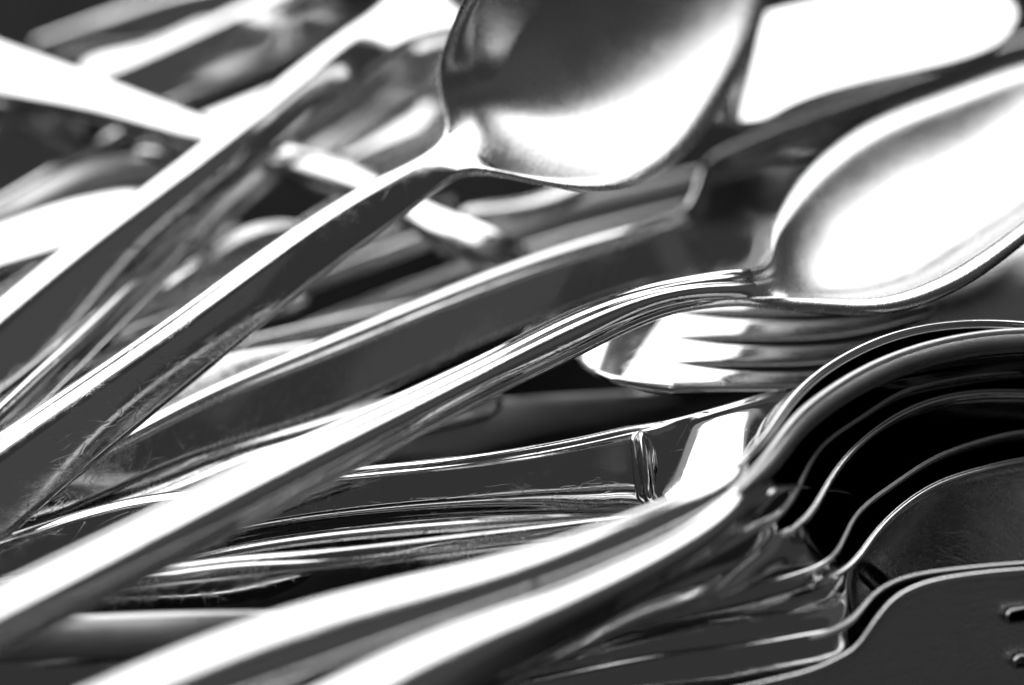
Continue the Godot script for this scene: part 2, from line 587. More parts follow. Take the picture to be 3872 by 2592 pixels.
	cutlery("table_knife", "knife below the centre with a ridged bolster and mirror blade", "knife", "", [
		[-93.34,7,45.25,-92.8,3,51.8,0.9,2.2],
		[-82.62,8,41.56,-82.21,4,47.76,0.9,2.2],
		[-62.35,9,34.12,-61.83,4,42.86,0.9,2.2],
		[-48.08,10,32.62,-47.92,5,39.12,0.9,2.2],
		[-29.42,12,31.05,-29.48,6,36.26,0.9,2.2],
		[-12.25,13,29.64,-12.28,7,34.77,0.9,2.2],
		[2.08,14,27.85,3.53,7,33.83,0.9,2.2],
		[15.05,15,25.27,16.49,7,33.36,0.9,2.2],
		[20.17,15,23.71,21.89,7,33.36,0.9,2.2],
		[23.84,15,22.64,24.96,9,34.58,0.2,2.2],
		[28.29,15,20.86,29,11.5,35.86,-0.7,1.5],
		[35.05,14.9,18.18,35.2,13.6,35.99,0.1,1.3],
		[42.41,14,14.61,42.39,12.2,32.26,-0.6,1.2],
		[50.75,12.5,10.72,50.78,10,26.42,-0.3,1.2],
		[59.85,10,6.22,60.26,7,17.82,-0.4,1.2]],
		{"ridge": 0.4, "power": 1.7, "round_end": 6, "rows": 120, "beads": [[0.3, -0.9, 0.06]]}, [["handle", 9, "steel"], ["blade", -1, "steel"]], [["bolster", [
		[20.27,15.6,24.07,22.16,15.4,23.88,0.9,2],
		[20.44,13.8,26.9,22.81,13.8,26.9,1.2,2],
		[20.89,11.4,30.52,23.34,11.3,30.44,1.2,2],
		[21.73,8,34.2,24.03,8,34.2,0.9,2]], {"power": 2, "round_start": 2, "round_end": 2, "rows": 40}, "steel"]])
	cutlery("knife_handle", "dull dark handle between the centre knife and the foreground spoons", "knife", "handles at the lower left", [
		[-90.96,6,57.46,-90.65,3,61.95,0.8,2.2],
		[-73.91,7,52.25,-74.09,3,55.24,0.8,2.2],
		[-60.4,8,49.12,-60.48,4,52.56,0.8,2.2],
		[-43.9,9,46.75,-45.37,4,51,0.8,2.2],
		[-30.89,10,46.66,-31.07,5,49.15,0.8,2.2],
		[-8.46,10,43.64,-8.88,5,45.09,0.8,2.2],
		[14.87,10,40.12,15,5,41.13,0.8,2.2],
		[34.16,9,35.79,34.85,4,36.46,0.8,2.2]],
		{"ridge": -0.5, "power": 1.5, "beads": [[0.3, -0.9, 0.07]], "rows": 90}, [["handle", -1, "worn"]], [])
	cutlery("knife_handle", "pale grey blurred handle lying level at the lower left corner", "knife", "handles at the lower left", [
		[-87.41,12,61.92,-87.34,9,65.27,0.5,2.2],
		[-78.17,12,61.43,-78.1,9,64.79,0.5,2.2],
		[-52.59,12,59.94,-52.52,9,63.48,0.5,2.2],
		[-27.56,12,59.61,-27.58,9,62.17,0.5,2.2],
		[-11.54,11,57.85,-11.57,8,59.78,0.5,2.2]],
		{"power": 2}, [["handle", -1, "dull"]], [])
	cutlery("knife_handle", "dark blurred handle at the very bottom left, under the pale one", "knife", "handles at the lower left", [
		[-87.63,8,64.88,-87.51,3,70.45,0.6,2.2],
		[-78.36,8,64.39,-78.31,3,69.66,0.6,2.2],
		[-52.66,8,63.41,-52.75,3,67.66,0.6,2.2],
		[-31.82,7,61.37,-31.83,3,65.23,0.6,2.2]],
		{"ridge": -0.5, "power": 1.5}, [["handle", -1, "steel"]], [])
	cutlery("dessert_fork", "frosted worn handle showing between the broad handle and the grooved spoon", "fork", "handles at the lower left", [
		[-92.42,0,35.99,-92.03,-2,39.93,0.8,2],
		[-71.43,2,28.66,-70.38,0,32.71,0.8,2],
		[-58.81,3,22.72,-56.69,2.4,28.52,0.8,2],
		[-51.76,3.5,18.69,-49.61,3,25.36,0.8,2],
		[-28.43,3.5,7.93,-28.03,3,15.21,0.8,2],
		[-13.24,3,3.23,-12.31,2.4,10.04,0.8,2],
		[-1.64,2,1.2,-1.24,1.7,5.72,0.8,2]],
		{"power": 2}, [["handle", -1, "worn"]], [])
	cutlery("serving_spoon", "foremost blurred handle leading to the outermost nested bowl rim", "spoon", "nested serving spoons at the right", [
		[-73.22,42,105.2,-61.09,38.2,109.15,1.8,2],
		[-55.57,40,93.28,-48.16,36.2,96.82,1.8,2],
		[-43.64,38,84.85,-38.13,34.2,90.67,1.8,2],
		[-27.12,35,74.94,-24.75,31.2,83.22,1.8,2],
		[-3.73,31,64.41,-3.82,27.5,71.5,1.6,2],
		[13.69,29,56.15,14.19,25,60.79,1.3,2],
		[26.74,27,47.89,27.15,24,51.86,1,2],
		[35.18,26,41,36.14,23.8,43.83,0.5,2],
		[39.3,26,36.72,41.18,21.92,37.5,-1.6,1.6],
		[43.74,26,29.9,46.29,16.22,31.92,-4.27,1.6],
		[48.6,26,23.64,52.44,6.45,28.14,-6.93,1.6],
		[55.69,26,17.71,61.52,-4.6,25.53,-8,1.6],
		[64.2,26,13.15,73.71,-14.38,24.34,-8,1.6],
		[74.69,26,10.78,86.34,-20.58,24.3,-8,1.6],
		[84.94,26,11.09,98.03,-21.18,24.82,-8,1.6],
		[94.42,26,13.66,106.83,-15.65,25.28,-5.6,1.6],
		[102.9,26,20.69,110.87,-2.9,27.92,-5.6,1.6]],
		{"ridge": 0, "power": 2, "round_start": 6, "round_end": 14, "rows": 170, "belly": 1, "lip": 0.05, "beads": []}, [["handle", 8, "steel"], ["bowl", -1, "dark_reflection"]], [["rim", [
		[35.1,26.5,40.86,35.26,26.13,41.34,0.19,0.52],
		[39.06,26.86,36.72,39.53,25.86,36.91,0.34,0.76],
		[43.57,27.05,29.86,43.92,25.73,30.14,0.42,0.9],
		[48.47,27.06,23.59,48.73,25.72,23.9,0.42,0.9],
		[55.56,27.06,17.63,55.82,25.72,17.98,0.42,0.9],
		[64.04,27.05,13.06,64.35,25.73,13.43,0.42,0.9],
		[74.53,27.04,10.69,74.86,25.74,11.07,0.42,0.9],
		[84.76,27.04,11,85.12,25.74,11.38,0.42,0.9],
		[94.23,27.04,13.58,94.61,25.74,13.94,0.42,0.9],
		[102.71,27.05,20.63,103.08,25.73,20.96,0.42,0.9]], {"power": 2, "round_start": 1.5, "round_end": 2, "rows": 120, "belly": 0.3}, "steel"]])
	cutlery("serving_spoon", "second blurred foreground handle leading to the nested bowl with grey rim", "spoon", "nested serving spoons at the right", [
		[-50.92,39,106.49,-41.5,35.2,110.46,1.8,2],
		[-31.82,36,93.97,-21.4,32.2,98.24,1.8,2],
		[-19.13,34,84.49,-12.51,30.2,90.04,1.8,2],
		[-6,32,76.01,-1.28,28.5,80.2,1.8,2],
		[5.95,30,69.26,10.01,26,71.15,1.6,2],
		[17.92,28,61.29,21.23,24.5,62.85,1.4,2],
		[26.28,27,55.18,29.13,24,56.68,1.1,2],
		[34.71,26,46.6,36.76,23.5,48.68,0.6,2],
		[40.29,26,40.73,42.53,22.54,42.03,-1.6,2],
		[45.44,26,33.66,48.14,16.28,37.55,-4.27,2],
		[50.92,26,27.99,54.41,11.24,34.15,-6.93,2],
		[58.67,26,22.17,64.25,-0.28,33.89,-8,2],
		[66.34,26,18.21,74.3,-8.92,34.47,-8,2],
		[73.89,26,15.69,83.23,-12.88,34.2,-8,2],
		[84.37,26,14.17,94.94,-14.68,33.75,-8,2],
		[95.43,26,15.69,104.84,-11.44,33.44,-5.6,2],
		[103.85,26,22.66,110.87,0.08,34.18,-5.6,2]],
		{"ridge": 0, "power": 2, "round_start": 6, "round_end": 14, "rows": 170, "belly": 1, "lip": 0.1, "beads": []}, [["handle", 8, "steel"], ["bowl", -1, "dark_reflection"]], [["rim", [
		[34.38,26.79,46.36,35.05,25.97,47.04,0.38,0.83],
		[39.7,27.37,40.49,40.87,25.58,41.16,0.67,1.32],
		[45.09,27.79,33.26,45.79,25.27,34.26,0.84,1.6],
		[50.62,27.79,27.57,51.22,25.27,28.62,0.84,1.6],
		[58.41,27.79,21.71,58.94,25.27,22.83,0.84,1.6],
		[66.05,27.77,17.73,66.62,25.29,18.88,0.84,1.6],
		[73.59,27.77,15.2,74.19,25.29,16.38,0.84,1.6],
		[84.05,27.76,13.68,84.69,25.3,14.86,0.84,1.6],
		[95.12,27.76,15.21,95.74,25.3,16.38,0.84,1.6],
		[103.52,27.77,22.21,104.19,25.29,23.32,0.84,1.6]], {"power": 2, "round_start": 1.5, "round_end": 2, "rows": 120, "belly": 0.3}, "dull"]])
	cutlery("serving_spoon", "nested spoon with dark reflections in its bowl colour just inside the grey rim, its own edge a faint line", "spoon", "nested serving spoons at the right", [
		[-12.39,13,72.25,-11.23,7,73.18,0.9,2],
		[1.9,15,66.57,2.92,9,67.05,0.9,2],
		[15.21,16,59.57,16.13,9,59.69,0.8,2],
		[30.17,17.5,53.17,31.41,10,52.84,0.6,2],
		[37.87,18.6,48.62,39.88,11.6,48.47,0.3,2],
		[42.27,19,44.82,44.35,12.25,45.91,-1.2,1],
		[45.75,19,38.97,48.73,8.37,41.42,-3.2,1],
		[50.03,19,31.08,54.19,1.8,36.52,-5.2,1],
		[57.12,19,24.66,62.67,-5.9,34.99,-6,1],
		[64.34,19,19.14,70.89,-11.66,35.15,-6,1],
		[73.57,19,15.73,80.73,-16.14,34.51,-6,1],
		[85.72,19,13.9,94.88,-18.8,34.37,-6,1],
		[96.24,19,15.43,104.85,-14.95,33.54,-4.2,1],
		[104.23,19,21.92,110.62,-4.8,33.99,-4.2,1]],
		{"ridge": 0, "power": 2, "round_start": 6, "round_end": 14, "rows": 170, "belly": 1, "lip": 0.03, "beads": []}, [["handle", 5, "steel"], ["bowl", -1, "dark_reflection"]], [["rim", [
		[37.84,18.98,48.73,37.9,18.76,48.72,0.07,0.31],
		[42.21,19.48,44.89,42.33,19.1,44.95,0.12,0.4],
		[45.69,19.54,39.02,45.82,19.06,39.13,0.15,0.45],
		[49.98,19.53,31.11,50.09,19.07,31.26,0.15,0.45],
		[57.07,19.53,24.66,57.17,19.07,24.85,0.15,0.45],
		[64.29,19.52,19.13,64.39,19.08,19.36,0.15,0.45],
		[73.53,19.52,15.71,73.62,19.08,15.94,0.15,0.45],
		[85.67,19.52,13.88,85.78,19.08,14.12,0.15,0.45],
		[96.18,19.52,15.41,96.29,19.08,15.64,0.15,0.45],
		[104.17,19.52,21.91,104.29,19.08,22.13,0.15,0.45]], {"power": 2, "round_start": 1.5, "round_end": 2, "rows": 120, "belly": 0.3}, "dull"]])
	cutlery("serving_spoon", "third nested spoon with a thin bright rim line and tongue shaped highlight", "spoon", "nested serving spoons at the right", [
		[-17.99,6,69.73,-16.5,5.7,74.24,0.3,2],
		[-1.4,9,63.81,-0.4,8.7,68.04,0.3,2],
		[8.65,11,60.52,8.91,10.8,64.47,0.3,2],
		[21.85,13.5,55.72,21.8,13.3,59.42,0.3,2],
		[34.37,15,51.09,35.01,14.5,54.46,0.3,2],
		[42.02,15.7,47.13,43.33,12.1,49.3,0.2,2],
		[46.26,16,43.65,48.18,10.78,47.81,-1.2,1],
		[51.18,16,35.74,54.56,5.71,44.22,-3.2,1],
		[59.35,16,25.4,63.57,-5.78,44.26,-5.2,1],
		[68.57,16,19.01,73.27,-11,43.03,-6,1],
		[77.45,16,16.5,82.52,-13.48,43,-6,1],
		[85.84,16,16.3,91.41,-13.59,42.92,-6,1],
		[95.58,16,18.11,101.31,-10.4,41.67,-4.2,1],
		[102.77,16,25.02,106.94,-2.15,40.72,-4.2,1]],
		{"ridge": 0, "power": 2, "round_start": 6, "round_end": 14, "rows": 170, "belly": 1, "lip": 0.03, "beads": []}, [["handle", 6, "steel"], ["bowl", -1, "dark_reflection"]], [["rim", [
		[41.96,16.16,47.13,42.08,15.83,47.33,0.12,0.4],
		[46.17,16.59,43.54,46.36,16.05,43.97,0.22,0.56],
		[51.07,16.68,35.56,51.29,16,36.11,0.27,0.65],
		[59.29,16.68,25.21,59.42,16,25.8,0.27,0.65],
		[68.51,16.67,18.81,68.63,16.01,19.41,0.27,0.65],
		[77.39,16.67,16.3,77.5,16.01,16.9,0.27,0.65],
		[85.77,16.67,16.1,85.9,16.01,16.7,0.27,0.65],
		[95.5,16.67,17.91,95.65,16.01,18.51,0.27,0.65],
		[102.69,16.68,24.83,102.84,16,25.41,0.27,0.65]], {"power": 2, "round_start": 1.5, "round_end": 2, "rows": 120, "belly": 0.3}, "steel"]])
	cutlery("serving_spoon", "nested spoon with dark reflections in its bowl colour between the two thin bright rims, edge barely lit", "spoon", "nested serving spoons at the right", [
		[-21.62,1.5,68.23,-20.36,-2.5,70.32,0.8,2],
		[-4.83,3.5,62.31,-4.16,-0.5,64.41,0.8,2],
		[8.82,5.5,57.93,9.55,1.5,59.63,0.8,2],
		[22.18,7.5,55.2,22.32,3.5,56.46,0.7,2],
		[38.11,9.5,52.72,38.52,6.9,53.72,0.3,2],
		[46.23,10.2,50.41,47.1,7.8,51.14,0.15,2],
		[51.13,10.5,46.44,52.42,7.86,48.22,-1.1,1],
		[55.58,10.5,38.62,57.72,4.5,42.81,-2.93,1],
		[61.88,10.5,32.39,65.7,-4.62,43.35,-4.77,1],
		[71.27,10.5,25.41,76.56,-13.8,43.67,-5.5,1],
		[79.06,10.5,21.99,84.64,-17.1,43.06,-5.5,1],
		[86.15,10.5,20.1,92.49,-18.84,42.7,-5.5,1],
		[96.12,10.5,21,103.39,-16.5,41.68,-3.85,1],
		[104.32,10.5,26.86,109.08,-8.1,40.68,-3.85,1]],
		{"ridge": 0, "power": 2, "round_start": 6, "round_end": 14, "rows": 170, "belly": 1, "lip": 0.03, "beads": []}, [["handle", 6, "steel"], ["bowl", -1, "dark_reflection"]], [["rim", [
		[46.19,10.57,50.48,46.27,10.37,50.54,0.07,0.31],
		[51.06,10.94,46.44,51.21,10.64,46.65,0.12,0.4],
		[55.51,11,38.58,55.65,10.6,38.85,0.15,0.45],
		[61.83,11,32.35,61.93,10.6,32.64,0.15,0.45],
		[71.23,11,25.36,71.32,10.6,25.66,0.15,0.45],
		[79.02,11,21.94,79.1,10.6,22.24,0.15,0.45],
		[86.11,11,20.05,86.19,10.6,20.36,0.15,0.45],
		[96.07,10.99,20.95,96.17,10.61,21.25,0.15,0.45],
		[104.27,11,26.82,104.37,10.6,27.11,0.15,0.45]], {"power": 2, "round_start": 1.5, "round_end": 2, "rows": 120, "belly": 0.3}, "dull"]])
	cutlery("serving_spoon", "fourth nested spoon with a brushed interior inside a thin bright rim", "spoon", "nested serving spoons at the right", [
		[-11.73,0,61.88,-11.15,-7,64.87,0.8,2],
		[-1.44,1.5,59.21,-0.76,-5.5,63.42,0.8,2],
		[22.39,4.5,54.14,22.47,-2.5,59.7,0.7,2],
		[38.43,6.5,52.04,38.51,-0.5,58.18,0.5,2],
		[49.25,7.7,49.32,49.76,0.7,57.37,0.2,2],
		[53.6,8,46.93,55.18,0.35,55.84,-1,1],
		[55.36,8,45.15,57.48,-0.1,54.65,-2.67,1],
		[58.36,8,40.93,61.13,-2.22,53.1,-4.33,1],
		[63.26,8,35.23,66.74,-6.35,52.67,-5,1],
		[71.04,8,29.39,74.59,-10.49,52.29,-5,1],
		[78.75,8,26.31,82.18,-12.83,52.37,-5,1],
		[85.82,8,24.36,90.42,-13.73,51.73,-5,1],
		[95.88,8,24.66,100.6,-11.8,49.6,-3.5,1],
		[103.35,8,30.43,106.21,-5.5,47.16,-3.5,1]],
		{"ridge": 0, "power": 2, "round_start": 6, "round_end": 14, "rows": 170, "belly": 1, "lip": 0.03, "beads": [[-1.1, -0.1, 0.45]]}, [["handle", 5, "steel"], ["bowl", -1, "brushed"]], [["rim", [
		[49.24,8.12,49.27,49.26,7.86,49.58,0.12,0.4],
		[53.55,8.55,46.76,53.65,8.09,47.3,0.22,0.56],
		[55.28,8.63,44.92,55.43,8.05,45.59,0.27,0.65],
		[58.28,8.63,40.69,58.44,8.05,41.37,0.27,0.65],
		[63.19,8.62,34.99,63.33,8.06,35.67,0.27,0.65],
		[70.99,8.62,29.14,71.1,8.06,29.83,0.27,0.65],
		[78.7,8.62,26.06,78.79,8.06,26.76,0.27,0.65],
		[85.77,8.62,24.11,85.88,8.06,24.81,0.27,0.65],
		[95.81,8.62,24.41,95.94,8.06,25.1,0.27,0.65],
		[103.29,8.62,30.19,103.41,8.06,30.88,0.27,0.65]], {"power": 2, "round_start": 1.5, "round_end": 2, "rows": 120, "belly": 0.3}, "steel"]])
	cutlery("serving_spoon", "fifth nested spoon with a dark rim just above the slotted blade", "spoon", "nested serving spoons at the right", [
		[-8.31,-3,64.32,-7.66,-9,68.43,0.6,2],
		[5.44,-1.5,62.07,6.14,-7.5,66.99,0.6,2],
		[22.28,1,59.85,22.3,-5,65.41,0.6,2],
		[36.32,2.7,58.82,36.38,-3.3,64.11,0.4,2],
		[46.54,4.2,57.99,48.1,-1.8,62.27,0.2,2],
		[51.05,5,56.72,53.83,0.5,60.99,-0.6,1.2],
		[54.06,5,54.6,57.2,-0.25,59.62,-1.6,1.2],
		[57.73,5,50.29,60.55,-4.25,59.3,-2.6,1.2],
		[61.97,5,47.39,65.15,-7.4,59.61,-3,1.2],
		[69.36,5,45.44,73.18,-10,60.34,-3,1.2],
		[82.75,5,43.83,86.86,-12.9,61.72,-3,1.2],
		[93.77,5,44.55,98.02,-12,61.49,-2.1,1.2],
		[99.82,5,48.98,103.36,-5.5,59.26,-2.1,1.2]],
		{"ridge": 0, "power": 2, "round_start": 6, "round_end": 14, "rows": 170, "belly": 1, "lip": 0.05, "beads": []}, [["handle", 5, "steel"], ["bowl", -1, "dark_reflection"]], [["rim", [
		[46.51,4.61,58,46.57,4.36,58.18,0.09,0.36],
		[50.94,5.49,56.65,51.17,5.12,57,0.17,0.48],
		[53.92,5.55,54.48,54.2,5.09,54.92,0.21,0.55],
		[57.66,5.56,50.15,57.81,5.08,50.62,0.21,0.55],
		[61.91,5.57,47.25,62.03,5.07,47.73,0.21,0.55],
		[69.3,5.56,45.3,69.42,5.08,45.79,0.21,0.55],
		[82.7,5.56,43.69,82.81,5.08,44.18,0.21,0.55],
		[93.71,5.56,44.41,93.83,5.08,44.89,0.21,0.55],
		[99.74,5.56,48.84,99.9,5.08,49.31,0.21,0.55]], {"power": 2, "round_start": 1.5, "round_end": 2, "rows": 120, "belly": 0.3}, "dull"]])
	cutlery("serving_spoon", "broad dark handle with a bright upper edge behind the slim crossing handle", "spoon", "cutlery at the upper left behind the crossing handles", [
		[-109.12,14,-52.19,-107.14,6,-34.56,1.2,2.4],
		[-100.54,14,-60.57,-98.67,6.5,-43.08,1.2,2.4],
		[-92.65,15,-65.68,-83.72,8,-56.84,1.2,2.4],
		[-82.44,15,-73.78,-68.45,8,-72.98,1.2,2.4],
		[-66.85,16,-85.39,-50.34,8,-86.03,1.2,2.4],
		[-53.79,17,-95.01,-30.37,8,-104.14,1.2,2.4],
		[-38.23,17,-108.57,-16.33,8,-115.21,1.2,2.4],
		[-25.78,17,-121.93,-2.06,8,-130.51,1.2,2.4]],
		{"ridge": -0.78, "power": 1.4, "beads": [[0.35, 0.93, 0.06]], "rows": 90}, [["handle", -1, "steel"]], [])
	cutlery("serving_spoon", "farthest dark handle in the top left corner with a grey edge", "spoon", "cutlery at the upper left behind the crossing handles", [
		[-102.12,8,-91.63,-93.06,2,-93.27,0.6,2.2],
		[-87.52,9,-100.51,-78.7,3,-98.11,0.6,2.2],
		[-72.53,10,-108.21,-58.03,4,-107.84,0.6,2.2],
		[-58.2,10,-115.6,-39.63,5,-117.9,0.6,2.2],
		[-45.5,10,-124.03,-26.49,5,-126.36,0.6,2.2]],
		{"ridge": -0.6, "power": 1.5}, [["handle", -1, "steel"]], [])
	cutlery("teaspoon", "small bright spoon tip peeking out above the slim crossing handle", "spoon", "cutlery at the upper left behind the crossing handles", [
		[-90.23,9,-82.46,-84.28,8,-77.89,0.2,1.6],
		[-85.18,10,-85.9,-79.31,9,-81.72,0.2,1.6],
		[-79.18,10,-88.31,-75.24,9.5,-85.52,0.2,1.6],
		[-72.73,9,-93.8,-70.65,8.5,-91.41,0.2,1.6],
		[-64.57,8,-102.23,-62.49,7.5,-99.77,0.2,1.6]],
		{"power": 2}, [["handle", -1, "steel"]], [])
	cutlery("dessert_spoon", "handle with a white flat top seen between the slim handle and the upper spoons", "spoon", "cutlery at the upper left behind the crossing handles", [
		[-67.36,14,-56.21,-59.18,11,-48.56,0.3,2.2],
		[-59.94,15,-60.13,-51.64,12.5,-50.7,0.3,2.2],
		[-47.3,16,-67.47,-41.12,14,-58.25,0.3,2.2],
		[-36.06,17,-75.45,-28.12,15.5,-73.11,0.3,2.2],
		[-24.16,18,-85.18,-18.71,17,-81.33,0.3,2.2]],
		{"power": 2.5}, [["handle", -1, "steel"]], [])
	cutlery("dessert_fork", "dark handle rising to the right just left of the big open bowl", "fork", "cutlery at the upper left behind the crossing handles", [
		[-45.84,8,-57.51,-39.93,5,-56.41,0.6,2.2],
		[-36.15,9,-68.71,-29.25,5,-67.41,0.6,2.2],
		[-26.09,10,-80.39,-19,6,-79.03,0.6,2.2],
		[-17.39,11,-90.29,-10.17,7,-89.63,0.6,2.2]],
		{"ridge": -0.3, "power": 1.5, "beads": [[0.4, 0.9, 0.08]]}, [["handle", -1, "steel"]], [])
	cutlery("teaspoon", "blurred bright spoon tip tucked under the neck at the top centre", "spoon", "cutlery at the upper left behind the crossing handles", [
		[-28.53,13,-78.61,-25.77,12,-75.56,1.2,1.6],
		[-22.97,14,-84.98,-17.9,12.5,-79.28,1.2,1.6],
		[-16.78,14,-88,-10.83,12.5,-82.23,1.2,1.6],
		[-10.11,13,-92.13,-4.59,12,-84.4,1.2,1.6]],
		{"power": 2, "round_start": 6}, [["bowl", -1, "steel"]], [])
	cutlery("butter_knife", "blurred white triangular blade left of the big bowl's shoulder", "knife", "cutlery at the upper left behind the crossing handles", [
		[-34.93,5,-59.39,-33.99,5,-58.31,0.1,1.4],
		[-24.94,6,-70.67,-23.37,5.5,-64.7,0.1,1.4],
		[-17.18,7,-79.19,-14.69,6,-69.26,0.1,1.4],
		[-10.11,7,-86.61,-6.35,6,-74.67,0.1,1.4],
		[-1.93,7,-92.68,2.63,6,-83.45,0.1,1.4]],
		{"power": 2, "round_start": 3}, [["blade", -1, "steel"]], [])
	cutlery("dessert_fork", "grey slim handle passing behind the slim crossing handle near the bowl's neck", "fork", "cutlery at the upper left behind the crossing handles", [
		[-37.5,3,-56.78,-36.55,2,-54.61,0.6,2],
		[-25.6,4,-63.77,-24.65,3,-61.27,0.6,2],
		[-14.27,5,-69.1,-13.35,4,-66.55,0.6,2],
		[-4.56,5,-74.51,-2.77,4,-72.2,0.6,2]],
		{"power": 2}, [["handle", -1, "satin"]], [])
	cutlery("dessert_spoon", "wide white handle end at the left edge under the second spoon", "spoon", "cutlery at the upper left behind the crossing handles", [
		[-104.96,13,-23.16,-103.32,12,-14.3,0.3,2.6],
		[-94.99,13,-29.78,-93.39,12,-20.23,0.3,2.6],
		[-83.47,13,-36.34,-79.74,12,-27.26,0.3,2.6],
		[-73.63,13,-39.36,-68.92,12,-33.99,0.3,2.6],
		[-66.68,12,-42.19,-62.17,11,-38.27,0.3,2.6]],
		{"power": 2.5, "round_end": 8}, [["handle", -1, "worn"]], [])
	cutlery("dessert_spoon", "pale grey spoon back at the left edge above the wide white handle", "spoon", "cutlery at the upper left behind the crossing handles", [
		[-104.44,9,-32.44,-103.78,6,-30.25,0.8,1.6],
		[-96.87,10,-36.9,-95.47,7,-35.31,0.8,1.6],
		[-90.58,10,-43.64,-87.39,7,-41.61,0.8,1.6],
		[-82.41,10,-50.41,-78.27,7,-48.07,0.8,1.6],
		[-74.29,10,-53.07,-69.26,7,-50.69,0.8,1.6],
		[-66.98,9,-54.95,-63.59,7,-53.35,0.8,1.6]],
		{"power": 2, "round_end": 6}, [["bowl", -1, "dull"]], [])
	cutlery("teaspoon", "small white spoon tip just below the slim handle at the left", "spoon", "cutlery at the upper left behind the crossing handles", [
		[-73.83,13,-52.75,-71.79,12,-50.38,0.8,1.6],
		[-70.03,14,-53.79,-67.21,13,-48.65,0.8,1.6],
		[-65.25,14,-52.86,-62.27,13,-48.12,0.8,1.6],
		[-59.28,13,-51.42,-56.48,12,-48.01,0.8,1.6]],
		{"power": 2, "round_start": 4}, [["bowl", -1, "steel"]], [])
	cutlery("dessert_fork", "dark slim handle lying along the lower side of the second spoon", "fork", "cutlery at the upper left behind the crossing handles", [
		[-93.79,10,26.42,-91.96,7,27.66,0.5,2],
		[-84.25,12,12.82,-81.57,9,14.09,0.5,2],
		[-72.06,13,-6.48,-68.11,10,-8.45,0.5,2],
		[-60.3,14,-25.63,-56.79,11,-27.16,0.5,2],
		[-49.57,15,-40.31,-45.93,12,-42.83,0.5,2],
		[-42.72,16,-48.42,-39.63,14,-49.8,0.5,2]],
		{"ridge": -0.4, "power": 1.6, "beads": [[0.3, 0.85, 0.1]]}, [["handle", -1, "steel"]], [])
	cutlery("dessert_spoon", "frosted spoon with a bright edge between the two upper handles", "spoon", "cutlery at the upper left behind the crossing handles", [
		[-83.07,5,-4.05,-80.97,2,-2.6,1.2,1.8],
		[-69.51,7,-15.53,-67.24,4,-13.47,1.2,1.8],
		[-56.11,9,-26.35,-52.86,5,-22.31,1.2,1.8],
		[-48.28,11,-31.43,-43.27,7,-26.13,1.2,1.8],
		[-41.03,11,-32.66,-37.77,8,-29.88,1.2,1.8],
		[-36.18,10,-32.55,-34.2,8,-31.71,1.2,1.8]],
		{"ridge": -0.5, "power": 1.8, "round_end": 6}, [["handle", 2, "worn"], ["bowl", -1, "satin"]], [])
	cutlery("teaspoon", "dark thin handle fanning out below the frosted spoon, upper of three", "spoon", "cutlery at the upper left behind the crossing handles", [
		[-96.4,4,4.71,-96.82,1,5.6,0.3,2],
		[-83.67,4,-1.96,-83.26,1,-1.16,0.3,2],
		[-69.16,4,-10.06,-68.68,1,-9.35,0.3,2],
		[-54.2,4,-18.66,-53.64,1,-18.04,0.3,2],
		[-38.76,4,-28.17,-38.13,1,-27.77,0.3,2]],
		{"ridge": -0.5, "beads": [[0.3, -0.8, 0.1]]}, [["handle", -1, "steel"]], [])
	cutlery("teaspoon", "dark thin handle fanning out below the frosted spoon, middle of three", "spoon", "cutlery at the upper left behind the crossing handles", [
		[-96.54,2,6,-97.06,-1,6.38,0.3,2],
		[-83.71,2,-0.2,-83.31,-1,0.51,0.3,2],
		[-69.1,2,-7.57,-68.61,-1,-6.84,0.3,2],
		[-54.08,2,-15.51,-53.55,-1,-15.1,0.3,2],
		[-38.57,2,-23.71,-37.94,-1,-23.28,0.3,2]],
		{"ridge": -0.5, "beads": [[0.3, -0.8, 0.1]]}, [["handle", -1, "steel"]], [])
	cutlery("teaspoon", "white handle at the left edge below the fan of thin dark handles", "spoon", "cutlery at the upper left behind the crossing handles", [
		[-95.4,7,14.28,-92.98,6.5,19.37,0.2,2],
		[-88.27,7,12.23,-86.01,6.5,16.87,0.2,2],
		[-81.26,7,9.13,-78.55,6.5,12.28,0.2,2],
		[-73.23,5,4.07,-70.44,4.5,7.82,0.2,2],
		[-60.14,4,-1.2,-58.36,3,1.62,0.2,2]],
		{"power": 2.5}, [["handle", -1, "worn"]], [])
	cutlery("teaspoon", "faint grey handle deep in the gap below the slim crossing handle", "spoon", "cutlery at the upper left behind the crossing handles", [
		[-53.4,-1,-21.51,-53.52,-5,-22.66,0.2,2],
		[-39.18,0,-29.81,-38.92,-4,-31.26,0.2,2],
		[-18.74,1,-40.77,-18.06,-3,-42.04,0.2,2],
		[-6.09,2,-48.01,-5.28,-2,-49.32,0.2,2]],
		{"power": 2, "ridge": -0.6}, [["handle", -1, "steel"]], [])
	cutlery("dessert_fork", "dark handle deep in the black gap at the centre of the heap", "fork", "cutlery at the upper left behind the crossing handles", [
		[-50.63,0,-11.25,-49.86,-3,-8.57,0.4,2],
		[-30.17,0,-18.14,-29.41,-3,-15.96,0.4,2],
		[-1.74,0,-26.42,-1.74,-3,-24.17,0.4,2],
		[10.74,0,-30.05,10.78,-3,-28.98,0.4,2]],
		{"ridge": -0.3}, [["handle", -1, "steel"]], [])
	cutlery("tablespoon", "grey spoon back behind the fork tips at the right edge", "spoon", "", [
		[72.1,3,-19.71,72.97,1,-12.52,3,1.6],
		[80.19,4,-25.76,82.42,1,-11.38,3,1.6],
		[91.97,5,-33.19,94.06,1,-13.66,3,1.6],
		[105.07,5,-40.71,106.77,1,-20.61,3,1.6],
		[114.5,4,-44.41,115.95,1,-32.65,3,1.6]],
		{"power": 2, "round_start": 5, "round_end": 8}, [["bowl", -1, "satin"]], [])
